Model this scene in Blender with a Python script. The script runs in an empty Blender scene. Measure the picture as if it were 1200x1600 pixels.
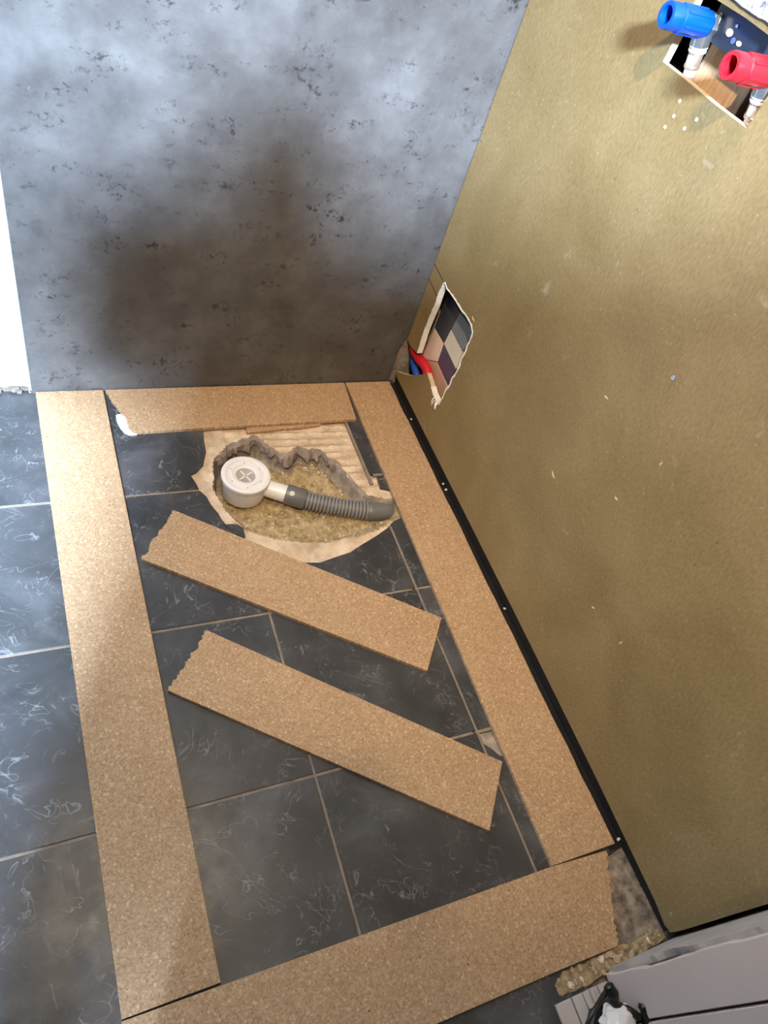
import bpy, bmesh, math, random
import numpy as np
from mathutils import Vector, Matrix, noise as mnoise

sc = bpy.context.scene
# ------------------------------------------------------------------ camera
F = 1100.596
CAM = Vector((-0.86171, -1.33133, 1.233))
ROT = Matrix(((0.90707534, 0.1028304, -0.40821592),
              (-0.32869797, 0.77884431, -0.53419022),
              (0.26300565, 0.61873052, 0.74027061)))
cd = bpy.data.cameras.new('camera')
cam = bpy.data.objects.new('camera', cd)
sc.collection.objects.link(cam)
cam.matrix_world = Matrix.Translation(CAM) @ ROT.to_4x4()
cd.sensor_fit = 'VERTICAL'; cd.sensor_height = 36; cd.lens = F / 1600 * 36
cd.clip_start = 0.02
sc.camera = cam
# ------------------------------------------------------------------ world, lights, exposure
w = bpy.data.worlds.new('world'); sc.world = w; w.use_nodes = True
w.node_tree.nodes['Background'].inputs[0].default_value = (0.55, 0.75, 1.0, 1)
w.node_tree.nodes['Background'].inputs[1].default_value = 0.35
sc.view_settings.view_transform = 'Standard'
sc.view_settings.look = 'None'
sc.view_settings.gamma = 1
sc.view_settings.use_curve_mapping = False
sc.view_settings.exposure = -0.05

SKY = (-1.85, -3.95, 2.85)          # roof window behind the photographer
LAMP = (-1.15, -1.62, 2.40)        # pendant lamps of the bathroom
LAMP2 = (-.75, -.60, 2.40)

def area_light(name, loc, aim, sx, sy, power, col, spread):
    l = bpy.data.lights.new(name, 'AREA'); l.shape = 'RECTANGLE'; l.size = sx; l.size_y = sy
    l.energy = power; l.color = col; l.spread = math.radians(spread)   # deep window shaft
    o = bpy.data.objects.new(name, l); sc.collection.objects.link(o)
    o.location = loc
    o.rotation_euler = (Vector(aim) - Vector(loc)).to_track_quat('-Z', 'Y').to_euler()
    return o
area_light('roof_window_daylight', (SKY[0], SKY[1], SKY[2] + 0.06), (-.75, -.35, .55), 0.46, 0.44, 380, (0.57, 0.76, 1.0), 75)

# ------------------------------------------------------------------ pixel -> world helpers (points on real planes)
def ray(x, y):
    return ROT @ Vector(((x - 600) / F, -(y - 800) / F, -1.0))
def FL(x, y, z=0.0):
    d = ray(x, y); t = (z - CAM.z) / d.z; return CAM + d * t
def RW(x, y, X=0.0):
    d = ray(x, y); t = (X - CAM.x) / d.x; return CAM + d * t
def BW(x, y, Y=0.0):
    d = ray(x, y); t = (Y - CAM.y) / d.y; return CAM + d * t

# ------------------------------------------------------------------ object helpers
COL = sc.collection
def link(name, bm, m, parent=None, smooth=False):
    me = bpy.data.meshes.new(name)
    bmesh.ops.recalc_face_normals(bm, faces=bm.faces[:])
    if smooth:
        for f in bm.faces: f.smooth = True
    bm.to_mesh(me); bm.free()
    o = bpy.data.objects.new(name, me); COL.objects.link(o)
    for mm in (m if isinstance(m, (list, tuple)) else [m]): me.materials.append(mm)
    if parent: o.parent = parent; o.matrix_parent_inverse = parent.matrix_world.inverted()
    if smooth:
        try: me.set_sharp_from_angle(angle=math.radians(38))
        except Exception: pass
    return o
def tag(o, label, cat, group=None, kind=None):
    o['label'] = label; o['category'] = cat
    if group: o['group'] = group
    if kind: o['kind'] = kind
    return o
def struct(o, label=None, cat=None):
    o['kind'] = 'structure'
    if label: o['label'] = label
    if cat: o['category'] = cat
    return o
def empty(name, loc):
    o = bpy.data.objects.new(name, None); COL.objects.link(o); o.location = loc
    o.empty_display_size = .02
    bpy.context.view_layer.update()
    return o
def box(bm, x0, x1, y0, y1, z0, z1):
    vs = [bm.verts.new((x, y, z)) for x in (x0, x1) for y in (y0, y1) for z in (z0, z1)]
    for f in ((0,1,3,2),(4,6,7,5),(0,4,5,1),(2,3,7,6),(0,2,6,4),(1,5,7,3)):
        bm.faces.new([vs[i] for i in f])
def newbm(): return bmesh.new()
def prism(bm, pts, n, depth, ch=0.0):
    """closed loop of 3D points, swept by n*depth, chamfer ch on the front rim"""
    n = Vector(n).normalized(); N = len(pts); P = [Vector(p) for p in pts]
    c = sum(P, Vector()) / N
    # orientation
    area = Vector()
    for i in range(N): area += (P[i] - c).cross(P[(i + 1) % N] - c)
    if area.dot(n) < 0: P.reverse()
    top = []
    for i in range(N):
        e1 = (P[i] - P[i - 1]); e2 = (P[(i + 1) % N] - P[i])
        m = Vector()
        if e1.length > 1e-9: m += n.cross(e1.normalized())
        if e2.length > 1e-9: m += n.cross(e2.normalized())
        if m.length > 1e-6: m.normalize()
        top.append(P[i] + m * ch)
    lo = [bm.verts.new(p - n * depth) for p in P]
    loops = [lo]
    if ch > 0: loops.append([bm.verts.new(p - n * ch * .7) for p in P])
    loops.append([bm.verts.new(p) for p in top])
    for a, b in zip(loops, loops[1:]):
        for i in range(N):
            bm.faces.new((a[i], a[(i + 1) % N], b[(i + 1) % N], b[i]))
    f1 = bm.faces.new(loops[-1]); f0 = bm.faces.new(list(reversed(lo)))
    f1.normal_update(); f0.normal_update()
    bmesh.ops.triangulate(bm, faces=[f1, f0], ngon_method='EAR_CLIP')
def ragged(p, q, n, amp, seed):
    """points strictly between p and q with sideways jitter"""
    r = random.Random(seed); p = Vector(p); q = Vector(q); d = q - p
    s = Vector((-d.y, d.x, 0)).normalized()
    out = []; prev = 0
    for i in range(1, n):
        t = (i + r.uniform(-.35, .35)) / n
        prev = .45 * prev + r.uniform(-amp, amp)
        out.append(p + d * t + s * prev)
    return out
def tube(bm, pts, rad, seg=16, cap=True):
    pts = [Vector(p) for p in pts]
    rads = rad if isinstance(rad, (list, tuple)) else [rad] * len(pts)
    rings = []; up = None
    for i, p in enumerate(pts):
        t = (pts[min(i + 1, len(pts) - 1)] - pts[max(i - 1, 0)])
        if t.length < 1e-9: t = pts[-1] - pts[0]
        t.normalize()
        if up is None:
            up = Vector((0, 0, 1)) if abs(t.z) < .9 else Vector((1, 0, 0))
        a = t.cross(up).normalized(); b = a.cross(t).normalized(); up = b
        rings.append([bm.verts.new(p + (a * math.cos(2 * math.pi * k / seg) + b * math.sin(2 * math.pi * k / seg)) * rads[i]) for k in range(seg)])
    for a, b in zip(rings, rings[1:]):
        for k in range(seg): bm.faces.new((a[k], a[(k + 1) % seg], b[(k + 1) % seg], b[k]))
    if cap:
        bm.faces.new(list(reversed(rings[0]))); bm.faces.new(rings[-1])
def lathe(bm, o, axis, prof, seg=40):
    """prof: list of (radius, distance along axis)"""
    o = Vector(o); ax = Vector(axis).normalized()
    u = ax.orthogonal().normalized(); v = ax.cross(u)
    rings = []
    for r, h in prof:
        if r < 1e-6: rings.append([bm.verts.new(o + ax * h)])
        else: rings.append([bm.verts.new(o + ax * h + (u * math.cos(2 * math.pi * k / seg) + v * math.sin(2 * math.pi * k / seg)) * r) for k in range(seg)])
    for a, b in zip(rings, rings[1:]):
        for k in range(seg):
            k2 = (k + 1) % seg
            if len(a) == 1 and len(b) == 1: continue
            if len(a) == 1: bm.faces.new((a[0], b[k2], b[k]))
            elif len(b) == 1: bm.faces.new((a[k], a[k2], b[0]))
            else: bm.faces.new((a[k], a[k2], b[k2], b[k]))
def smooth_path(pts, n):
    """Catmull-Rom resample"""
    P = [Vector(p) for p in pts]; P = [P[0] * 2 - P[1]] + P + [P[-1] * 2 - P[-2]]
    out = []
    for i in range(1, len(P) - 2):
        for k in range(n):
            t = k / n
            out.append(.5 * ((2 * P[i]) + (P[i + 1] - P[i - 1]) * t + (2 * P[i - 1] - 5 * P[i] + 4 * P[i + 1] - P[i + 2]) * t * t + (3 * P[i] - P[i - 1] - 3 * P[i + 1] + P[i + 2]) * t ** 3))
    out.append(P[-2]); return out
def chunk(bm, c, s, seed, flat=.6):
    r = random.Random(seed)
    b2 = bmesh.new(); bmesh.ops.create_icosphere(b2, subdivisions=1, radius=1)
    sx, sy = s * r.uniform(.7, 1.3), s * r.uniform(.6, 1.1); a = r.uniform(0, 6.3)
    M = Matrix.Rotation(a, 3, 'Z') @ Matrix.Rotation(r.uniform(-.4, .4), 3, 'X')
    mp = {}
    for v in b2.verts:
        p = Vector(v.co) * r.uniform(.72, 1.18)
        p = Vector((max(-.75, min(.75, p.x)) * sx, max(-.8, min(.8, p.y)) * sy, max(-.7, min(.7, p.z)) * s * flat))
        mp[v.index] = bm.verts.new(Vector(c) + M @ p)
    for f in b2.faces: bm.faces.new([mp[v.index] for v in f.verts])
    b2.free()

# ------------------------------------------------------------------ materials
class NT:
    def __init__(s, name):
        s.m = bpy.data.materials.new(name); s.m.use_nodes = True
        s.t = s.m.node_tree; s.b = s.t.nodes['Principled BSDF']
        tc = s.t.nodes.new('ShaderNodeTexCoord'); s.co = tc.outputs['Object']
    def n(s, typ, **kw):
        nd = s.t.nodes.new(typ)
        for k, v in kw.items(): setattr(nd, k, v)
        return nd
    def l(s, a, b): s.t.links.new(a, b)
    def map(s, scale=(1,1,1), rot=(0,0,0), loc=(0,0,0)):
        m = s.n('ShaderNodeMapping'); s.l(s.co, m.inputs[0])
        m.inputs['Scale'].default_value = scale; m.inputs['Rotation'].default_value = rot; m.inputs['Location'].default_value = loc
        return m.outputs[0]
    def noise(s, scale, detail=4, rough=.55, dist=0, vec=None):
        nd = s.n('ShaderNodeTexNoise'); s.l(vec or s.co, nd.inputs['Vector'])
        nd.inputs['Scale'].default_value = scale; nd.inputs['Detail'].default_value = detail
        nd.inputs['Roughness'].default_value = rough; nd.inputs['Distortion'].default_value = dist
        return nd.outputs['Fac']
    def voro(s, scale, feature='F1', out='Color', vec=None, rnd=1):
        nd = s.n('ShaderNodeTexVoronoi', feature=feature); s.l(vec or s.co, nd.inputs['Vector'])
        nd.inputs['Scale'].default_value = scale; nd.inputs['Randomness'].default_value = rnd
        return nd.outputs[out]
    def ramp(s, fac, stops, interp='LINEAR'):
        r = s.n('ShaderNodeValToRGB'); s.l(fac, r.inputs[0]); r.color_ramp.interpolation = interp
        while len(r.color_ramp.elements) < len(stops): r.color_ramp.elements.new(.5)
        for e, (p, c) in zip(r.color_ramp.elements, stops):
            e.position = p; e.color = (c, c, c, 1) if isinstance(c, (int, float)) else (*c, 1)
        return r.outputs['Color']
    def mix(s, fac, a, b, mode='MIX'):
        m = s.n('ShaderNodeMix', data_type='RGBA', blend_type=mode)
        for ix, v in ((0, fac), (6, a), (7, b)):
            sock = m.inputs[ix]
            if isinstance(v, (int, float)): sock.default_value = v if ix == 0 else (v, v, v, 1)
            elif isinstance(v, tuple): sock.default_value = (*v, 1)
            else: s.l(v, sock)
        return m.outputs[2]
    def math(s, op, a, b=0.0, clamp=False):
        m = s.n('ShaderNodeMath', operation=op); m.use_clamp = clamp
        for i, v in enumerate((a, b)):
            if isinstance(v, (int, float)): m.inputs[i].default_value = v
            else: s.l(v, m.inputs[i])
        return m.outputs[0]
    def sep(s, col):
        m = s.n('ShaderNodeSeparateColor'); s.l(col, m.inputs[0]); return m.outputs
    def set(s, color=None, rough=.5, spec=.5, metal=0, bump=None, bs=.3, bd=.001):
        for k, v in (('Base Color', color), ('Roughness', rough)):
            if v is None: continue
            if isinstance(v, tuple): s.b.inputs[k].default_value = (*v, 1)
            elif isinstance(v, (int, float)): s.b.inputs[k].default_value = v
            else: s.l(v, s.b.inputs[k])
        s.b.inputs['Specular IOR Level'].default_value = spec
        s.b.inputs['Metallic'].default_value = metal
        if bump is not None:
            bn = s.n('ShaderNodeBump'); bn.inputs['Strength'].default_value = bs; bn.inputs['Distance'].default_value = bd
            s.l(bump, bn.inputs['Height']); s.l(bn.outputs[0], s.b.inputs['Normal'])
        return s.m
def plain(name, col, rough=.5, spec=.5, metal=0, var=.15, scale=60, bd=.0004):
    t = NT(name); nz = t.noise(scale, 5)
    c = t.ramp(nz, [(.25, tuple(x * (1 - var) for x in col)), (.75, tuple(min(1, x * (1 + var)) for x in col))])
    return t.set(c, rough, spec, metal, nz, .25, bd)

# chipboard: packed wood flakes
t = NT('chipboard')
wv = t.map((1, 1, 0))
c1 = t.sep(t.voro(330, vec=wv))['Red']; c2 = t.sep(t.voro(620, vec=wv))['Green']
mx = t.math('ADD', t.math('MULTIPLY', c1, .55), t.math('MULTIPLY', c2, .45))
base = t.ramp(mx, [(.08, (.240, .140, .072)), (.38, (.400, .258, .148)), (.62, (.460, .305, .180)), (.93, (.64, .465, .31))])
cl = t.noise(9, 4); base = t.mix(.35, base, t.ramp(cl, [(.3, (.375, .232, .130)), (.7, (.475, .315, .187))]))
fl = t.ramp(t.sep(t.voro(150, vec=wv))['Blue'], [(.925, 0.0), (.935, 1.0)]); fd = t.ramp(t.voro(150, out='Distance', vec=wv), [(.25, 1.0), (.4, 0.0)])
base = t.mix(t.math('MULTIPLY', t.math('MULTIPLY', fl, fd), .6), base, (.66, .49, .31))
dk = t.ramp(t.sep(t.voro(70, vec=wv))['Red'], [(.955, 0.0), (.965, 1.0)]); dd = t.ramp(t.voro(70, out='Distance', vec=wv), [(.07, 1.0), (.13, 0.0)])
base = t.mix(t.math('MULTIPLY', dk, dd), base, (.08, .045, .025))
CHIP = t.set(base, .6, .22, 0, mx, .35, .0006)

# slate-look floor tile with chalky veins
t = NT('slate_tile')
oi = t.n('ShaderNodeObjectInfo')
vadd = t.n('ShaderNodeVectorMath', operation='ADD'); t.l(t.co, vadd.inputs[0])
cmb = t.n('ShaderNodeCombineXYZ'); t.l(t.math('MULTIPLY', oi.outputs['Random'], 37.0), cmb.inputs[0]); t.l(t.math('MULTIPLY', oi.outputs['Random'], 19.0), cmb.inputs[1])
t.l(cmb.outputs[0], vadd.inputs[1]); V = vadd.outputs[0]
cloud = t.noise(7, 6, .6, .4, V)
base = t.ramp(cloud, [(.3, (.024, .024, .027)), (.52, (.048, .048, .053)), (.72, (.10, .10, .108))])
def vein(sc_, wd, dist):
    a = t.math('ABSOLUTE', t.math('SUBTRACT', t.noise(sc_, 3, .55, dist, V), .5))
    return t.ramp(a, [(0.0, 1.0), (wd, 0.0)])
mask = t.ramp(t.noise(9, 4, .6, 0, V), [(.45, 0.0), (.62, 1.0)])
mask2 = t.ramp(t.noise(17, 3, .5, .3, V), [(.47, 0.0), (.60, 1.0)])
v1 = t.math('MULTIPLY', vein(6, .006, 1.8), mask); v2 = t.math('MULTIPLY', vein(15, .012, 1.3), mask2)
vv = t.math('MAXIMUM', v1, v2)
sm = t.math('MULTIPLY', t.ramp(t.noise(70, 5, .7, 1.2, V), [(.58, 0.0), (.72, 1.0)]), t.math('MULTIPLY', mask, .42))
vv = t.math('MULTIPLY', t.math('MAXIMUM', t.math('MULTIPLY', vv, .8), sm), .75)
base = t.mix(vv, base, (.27, .275, .285))
rg = t.ramp(t.noise(22, 5, .6, 0, V), [(.3, .30), (.7, .46)])
TILE = t.set(base, rg, .5, 0, t.math('ADD', cloud, t.math('MULTIPLY', t.noise(120, 4, .6, 0, V), .3)), .18, .002)

GROUT = plain('grout', (.26, .21, .17), .85, .2, 0, .3, 40)
t = NT('tile_adhesive')
rb = t.noise(30, 5); zz = t.noise(160, 4)
ac = t.ramp(rb, [(.3, (.56, .43, .31)), (.6, (.72, .585, .45)), (.8, (.80, .68, .54))])
sx = t.n('ShaderNodeSeparateXYZ'); t.l(t.co, sx.inputs[0])
wob = t.math('MULTIPLY', t.math('SUBTRACT', t.noise(28, 2), .5), .006)
yy = t.math('ADD', t.math('ADD', sx.outputs[1], t.math('MULTIPLY', sx.outputs[0], .05)), wob)
fr = t.math('FRACT', t.math('DIVIDE', yy, .0235))
line = t.math('LESS_THAN', t.math('ABSOLUTE', t.math('SUBTRACT', fr, .5)), .07)
tri = t.math('ABSOLUTE', t.math('SUBTRACT', t.math('FRACT', t.math('DIVIDE', sx.outputs[0], .034)), .5))
zig = t.math('LESS_THAN', t.math('ABSOLUTE', t.math('SUBTRACT', fr, t.math('ADD', t.math('MULTIPLY', tri, .9), .25))), .05)
reg = t.math('MULTIPLY', t.math('GREATER_THAN', sx.outputs[1], -.37), t.math('GREATER_THAN', sx.outputs[0], -.47))
msk = t.math('MULTIPLY', t.ramp(t.noise(22, 4), [(.36, .15), (.58, 1.0)]), reg)
ac = t.mix(t.math('MULTIPLY', t.math('MAXIMUM', line, t.math('MULTIPLY', zig, .6)), t.math('MULTIPLY', msk, .75)), ac, (.27, .18, .115))  # grooves darkened in colour: dirt plus shade the low relief doesn't give
ac = t.mix(t.math('MULTIPLY', t.ramp(t.noise(18, 6, .7), [(.47, 0.0), (.66, 1.0)]), .7), ac, (.36, .25, .17))
ADH = t.set(ac, .85, .2, 0, zz, .4, .002)
t = NT('screed')
SCREED = t.set(t.ramp(t.noise(35, 6, .65), [(.3, (.17, .135, .11)), (.55, (.33, .275, .23)), (.75, (.47, .405, .345))]), .9, .2, 0, t.noise(120, 5, .7), .6, .003)
t = NT('sand')
s1 = t.noise(60, 6, .7); s2 = t.sep(t.voro(260))['Red']
cc = t.ramp(s1, [(.34, (.17, .115, .055)), (.5, (.38, .28, .15)), (.66, (.58, .46, .28))])
SAND = t.set(t.mix(t.math('MULTIPLY', s2, .35), cc, (.55, .45, .30)), .95, .1, 0, t.noise(260, 5, .7), .8, .003)

# concrete-look laminate panel
t = NT('concrete_laminate')
big = t.noise(3.2, 6, .62, .4); mid = t.noise(13, 8, .65)
base = t.ramp(t.math('ADD', t.math('MULTIPLY', big, .55), t.math('MULTIPLY', mid, .45)), [(.32, (.054, .049, .047)), (.5, (.098, .092, .091)), (.66, (.150, .143, .141))])
hz = t.noise(9, 8, .72, .3, t.map((1, 1, 2.2)))
dark = t.ramp(hz, [(.52, 0.0), (.62, 1.0)])
pit = t.ramp(t.noise(75, 4, .7, .5), [(.50, 0.0), (.60, 1.0)])
base = t.mix(t.math('MULTIPLY', dark, t.math('MULTIPLY', pit, .92)), base, (.018, .017, .018))
spk = t.ramp(t.voro(60, out='Distance'), [(.06, 1.0), (.13, 0.0)]); spm = t.ramp(t.sep(t.voro(60))['Red'], [(.86, 0.0), (.88, 1.0)])
base = t.mix(t.math('MULTIPLY', spk, t.math('MULTIPLY', spm, .85)), base, (.03, .028, .03))
pale = t.ramp(t.noise(120, 5, .7), [(.62, 0.0), (.74, 1.0)])
base = t.mix(t.math('MULTIPLY', pale, .45), base, (.25, .245, .245))
PANEL = t.set(base, t.ramp(mid, [(.3, .42), (.7, .52)]), .45, 0, mid, .12, .001)

# olive brown fibre board
t = NT('olive_fibre_board')
b1 = t.noise(5, 6, .6, .3); b2 = t.noise(240, 5, .7, .2, t.map((1, 1, .45), (.6, 0, 0)))
base = t.ramp(t.math('ADD', t.math('MULTIPLY', b1, .45), t.math('MULTIPLY', b2, .55)), [(.33, (.165, .113, .044)), (.5, (.232, .164, .071)), (.68, (.318, .234, .120))])
sp = t.math('MULTIPLY', t.ramp(t.voro(55, out='Distance'), [(.05, 1.0), (.12, 0.0)]), t.ramp(t.sep(t.voro(55))['Red'], [(.9, 0.0), (.92, 1.0)]))
base = t.mix(t.math('MULTIPLY', sp, .38), base, (.50, .42, .29))
sd = t.math('MULTIPLY', t.ramp(t.voro(38, out='Distance'), [(.04, 1.0), (.09, 0.0)]), t.ramp(t.sep(t.voro(38))['Green'], [(.9, 0.0), (.92, 1.0)]))
base = t.mix(t.math('MULTIPLY', sd, .7), base, (.07, .05, .025))
scf = t.math('MULTIPLY', t.ramp(t.noise(16, 6, .7, .6), [(.63, 0.0), (.74, 1.0)]), .35)
base = t.mix(scf, base, (.55, .50, .38))
MDF = t.set(base, .5, .4, 0, b2, .07, .0006)
MDFCORE = plain('board_core', (.56, .46, .31), .85, .2, 0, .18, 120)
GYPSUM = plain('torn_white_edge', (.80, .76, .70), .85, .2, 0, .12, 150, .001)

PLASTER = plain('white_plaster', (.74, .76, .74), .8, .3, 0, .08, 14, .002)
CEIL = plain('white_ceiling_paint', (.40, .38, .36), .9, .2, 0, .03, 10)
ROOMW = plain('room_wall_paint', (.13, .12, .11), .85, .2, 0, .05, 10)
VOID = plain('dark_cavity', (.012, .011, .010), .95, .1, 0, .3, 20)
BLACKGAP = plain('shade_black', (.012, .011, .011), .7, .3, 0, .3, 20)
WHITEPL = plain('white_plastic', (.80, .78, .80), .32, .5, 0, .02, 8, .0002)
GREYPL = plain('grey_plastic', (.145, .145, .15), .38, .5, 0, .08, 30)
BLUEPL = plain('blue_plastic', (.0, .065, .46), .33, .5, 0, .06, 20)
REDPL = plain('red_plastic', (.44, .010, .022), .33, .5, 0, .06, 20)
BLUEPIPE = plain('blue_pipe_sleeve', (.012, .075, .42), .45, .5, 0, .15, 30)
REDPIPE = plain('red_pipe_sleeve', (.52, .008, .018), .45, .5, 0, .15, 30)
STEEL = plain('nickel_metal', (.50, .51, .52), .28, .5, .9, .15, 60)
BRASS = plain('copper_sleeve', (.55, .40, .32), .35, .5, .7, .25, 70)
NAVY = plain('painted_steel_plate', (.018, .024, .040), .4, .5, .1, .2, 30)
BLACKPL = plain('black_plastic', (.010, .010, .011), .35, .5, 0, .2, 30)
STICK = plain('sticker', (.62, .62, .57), .5, .4, 0, .05, 30)
t = NT('pine_wood')
wn = t.noise(40, 5, .6, .6, t.map((1, 6, .55), (.0, 0, 0)))
PINE = t.set(t.ramp(wn, [(.3, (.56, .33, .17)), (.55, (.68, .45, .26)), (.75, (.76, .56, .36))]), .6, .3, 0, wn, .2, .0006)
CLOTH = plain('dark_clothing', (.03, .03, .035), .9, .2, 0, .2, 30)

# ------------------------------------------------------------------ room shell
XL, YB, ZC = -2.6, -4.6, 2.85
PX0 = -0.912         # left end of the concrete-look panel
bm = newbm(); box(bm, XL, .25, .016, .12, -.12, ZC)
struct(link('wall_back', bm, PLASTER), 'white plastered wall left of the dark concrete-look panel', 'wall')
bm = newbm(); box(bm, .10, .2, -1.9, .016, -.12, ZC)
struct(link('wall_right', bm, VOID), 'dark wall cavity behind the olive brown board', 'wall')
bm = newbm(); box(bm, XL - .1, XL, YB, .016, -.12, ZC)
struct(link('wall_left', bm, ROOMW), 'painted wall on the far left', 'wall')
bm = newbm(); box(bm, XL - .1, .2, YB - .1, YB, -.12, ZC)
struct(link('wall_front', bm, ROOMW), 'painted wall behind the photographer', 'wall')
bm = newbm()
wx0, wx1, wy0, wy1 = SKY[0] - .33, SKY[0] + .33, SKY[1] - .33, SKY[1] + .33
for a in ((XL - .1, wx0, YB - .1, .12), (wx1, .2, YB - .1, .12), (wx0, wx1, YB - .1, wy0), (wx0, wx1, wy1, .12)):
    box(bm, *a, ZC, ZC + .05)
struct(link('ceiling', bm, CEIL), 'white ceiling with a roof window', 'ceiling')
bm = newbm()
for a in ((wx0 - .03, wx0 + .02, wy0 - .03, wy1 + .03), (wx1 - .02, wx1 + .03, wy0 - .03, wy1 + .03), (wx0 + .02, wx1 - .02, wy0 - .03, wy0 + .02), (wx0 + .02, wx1 - .02, wy1 - .02, wy1 + .03)):
    box(bm, *a, ZC - .015, ZC)
struct(link('window_1', bm, WHITEPL), 'white framed roof window behind the photographer', 'window')

bm = newbm(); box(bm, -1.17, .1, -2.2, -2.1, 0, 1.74)  # unseen partition, added to keep daylight off the lower board and floor
struct(link('added_partition', bm, ROOMW), 'unseen half-height partition added behind the photographer to shade the lower board and panel', 'wall')
# stub wall at the near right corner: reveal facing the shower, white boarded face towards the room
SX = -0.137; SY = -1.419
stub = empty('wall_stub', (SX, SY, 0)); struct(stub, 'whitish projecting wall end with a chipped edge beside the olive board', 'wall')
REVEAL = plain('grey_white_plaster', (.47, .42, .38), .75, .3, 0, .12, 25, .001)
LINING = plain('white_lining', (.62, .50, .44), .5, .4, 0, .04, 9, .0006)
# reveal with a ragged chipped front edge
def reveal_edge(z):
    return SX + .008 + .004 * (mnoise.noise(Vector((z * 22, 3.1, 0))) + .8 * mnoise.noise(Vector((z * 90, 1.1, 0)))) + (.026 * math.exp(-((z - .15) / .055) ** 2)) * (1 + .3 * mnoise.noise(Vector((z * 130, 7, 0))))
zs = [0] + [i * .012 for i in range(1, 60)] + [.9, 1.4, 2.0, ZC]
bm = newbm()
A = [bm.verts.new((.10, SY, z)) for z in zs]; B = [bm.verts.new((reveal_edge(z), SY, z)) for z in zs]; Cc = [bm.verts.new((reveal_edge(z) + .004, SY - .012, z)) for z in zs]
for i in range(len(zs) - 1):
    bm.faces.new((A[i], A[i + 1], B[i + 1], B[i])); bm.faces.new((B[i], B[i + 1], Cc[i + 1], Cc[i]))
link('reveal_plaster', bm, REVEAL, stub)
bm = newbm(); box(bm, SX + .012, .2, YB, SY - .010, 0, ZC); link('stub_core', bm, plain('dark_crumbly_core', (.10, .075, .06), .95, .1, 0, .6, 90, .003), stub)
for y0, y1 in ((SY - .004, -1.4925), (-1.4965, -1.72), (-1.724, -1.95), (-1.954, -2.2), (-2.204, -2.5)):
    bm = newbm()
    pts = [(SX, y0, .0), (SX, y1, .0), (SX, y1, ZC), (SX, y0, ZC)]
    if y0 > -1.43:
        r = random.Random(4); pts = [(SX, y1, .0), (SX, y1, ZC), (SX, y0 - .003, ZC)] + [(SX, y0 - .003 + r.uniform(-.0012, .0012) - .004 * math.exp(-((z - .15) / .05) ** 2), z) for z in [.62 - .02 * k for k in range(31)]] + [(SX, y0, 0)]
    prism(bm, pts, (-1, 0, 0), .0115, .0015); link('lining_board', bm, LINING, stub)

# ------------------------------------------------------------------ floor: base slab, tiles, grout, broken-out pit
floor = empty('floor', (0, 0, 0)); struct(floor, 'dark slate-look tiled floor with a broken-out drain pit', 'floor')
PIT = (-.64, -.115, -.60, -.015)      # x0,x1,y0,y1 of the finely modelled area
bm = newbm()
for a in ((XL, PIT[0], YB, .02), (PIT[1], .10, YB, .02), (PIT[0], PIT[1], YB, PIT[2]), (PIT[0], PIT[1], PIT[3], .02)):
    box(bm, *a, -.12, -.009)
link('floor_base', bm, SCREED, floor)
gx = [-2.181, -1.8473, -1.5140, -1.1807, -.8473, -.5140, -.1805]
gy = [-.3245, -.6575, -.9905, -1.3240, -1.6575, -1.991, -2.324, -2.657]
G = .0026
def rect(x0, x1, y0, y1): return [(x0 + G, y0 + G), (x1 - G, y0 + G), (x1 - G, y1 - G), (x0 + G, y1 - G)]
random.seed(11)
def tile(poly, dz=None):
    bm = newbm(); dz = random.uniform(-.0006, .0004) if dz is None else dz
    c = Vector((sum(p[0] for p in poly) / len(poly), sum(p[1] for p in poly) / len(poly)))
    prism(bm, [(p[0] - c.x, p[1] - c.y, 0) for p in poly], (0, 0, 1), .009, .0009)
    o = link('tile', bm, TILE, floor); o.location = (c.x, c.y, dz); return o
xs = [XL] + gx + [.012]; ys = [.014] + gy
def px(pts): return [tuple(FL(*p)[:2]) for p in pts]
special = {(4, 0), (4, 1), (5, 0), (5, 1), (6, 0), (6, 1), (6, 3), (6, 4)}
# columns: index i covers xs[i]..xs[i+1]; last two columns are next to the board wall
cols = list(zip(xs, xs[1:])); rows = list(zip(ys, ys[1:]))
shared = None
for i, (x0, x1) in enumerate(cols):
    for j, (y1, y0) in enumerate(rows):
        ii = i - 1
        if (ii, j) in special: continue
        if x1 > -.15 and j >= 4: continue
        if abs((x1 - x0) - .3333) < .002 and abs((y1 - y0) - .333) < .002 and shared is not None:
            o = bpy.data.objects.new('tile', shared.data); COL.objects.link(o); o.parent = floor
            o.location = ((x0 + x1) / 2, (y0 + y1) / 2, random.uniform(-.0006, .0004))
        else:
            o = tile(rect(x0, x1, y0, y1))
            if abs((x1 - x0) - .3333) < .002 and abs((y1 - y0) - .333) < .002: shared = o
# broken tiles round the pit
X4, X5, X6 = gx[4], gx[5], gx[6]
tile([(X4 + G, .012), (-.545, .012), (-.547, -.143), (-.552, -.175), (-.554, -.211), (-.563, -.235), (-.568, -.252), (-.585, -.268), (-.602, -.279), (-.594, -.305), (-.591, gy[0] + G), (X4 + G, gy[0] + G)])
tile([(X4 + G, gy[0] - G), (-.590, gy[0] - G), (-.579, -.345), (-.574, -.368), (-.563, -.395), (-.560, -.410), (-.549, -.436), (-.537, -.448), (-.533, -.470), (X5 - G, -.48), (X5 - G, gy[1] + G), (X4 + G, gy[1] + G)])
tile([(-.560, -.428), (-.530, -.431), (-.519, -.444), (-.520, -.467), (-.528, -.468), (-.545, -.446)], .0035)
tile([(X5 + G, -.495), (-.47, -.52), (-.43, -.547), (-.376, -.556), (-.345, -.549), (-.30, -.540), (-.262, -.522), (-.225, -.506), (-.19, -.488), (X6 - G, -.481), (X6 - G, gy[1] + G), (X5 + G, gy[1] + G)])
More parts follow.
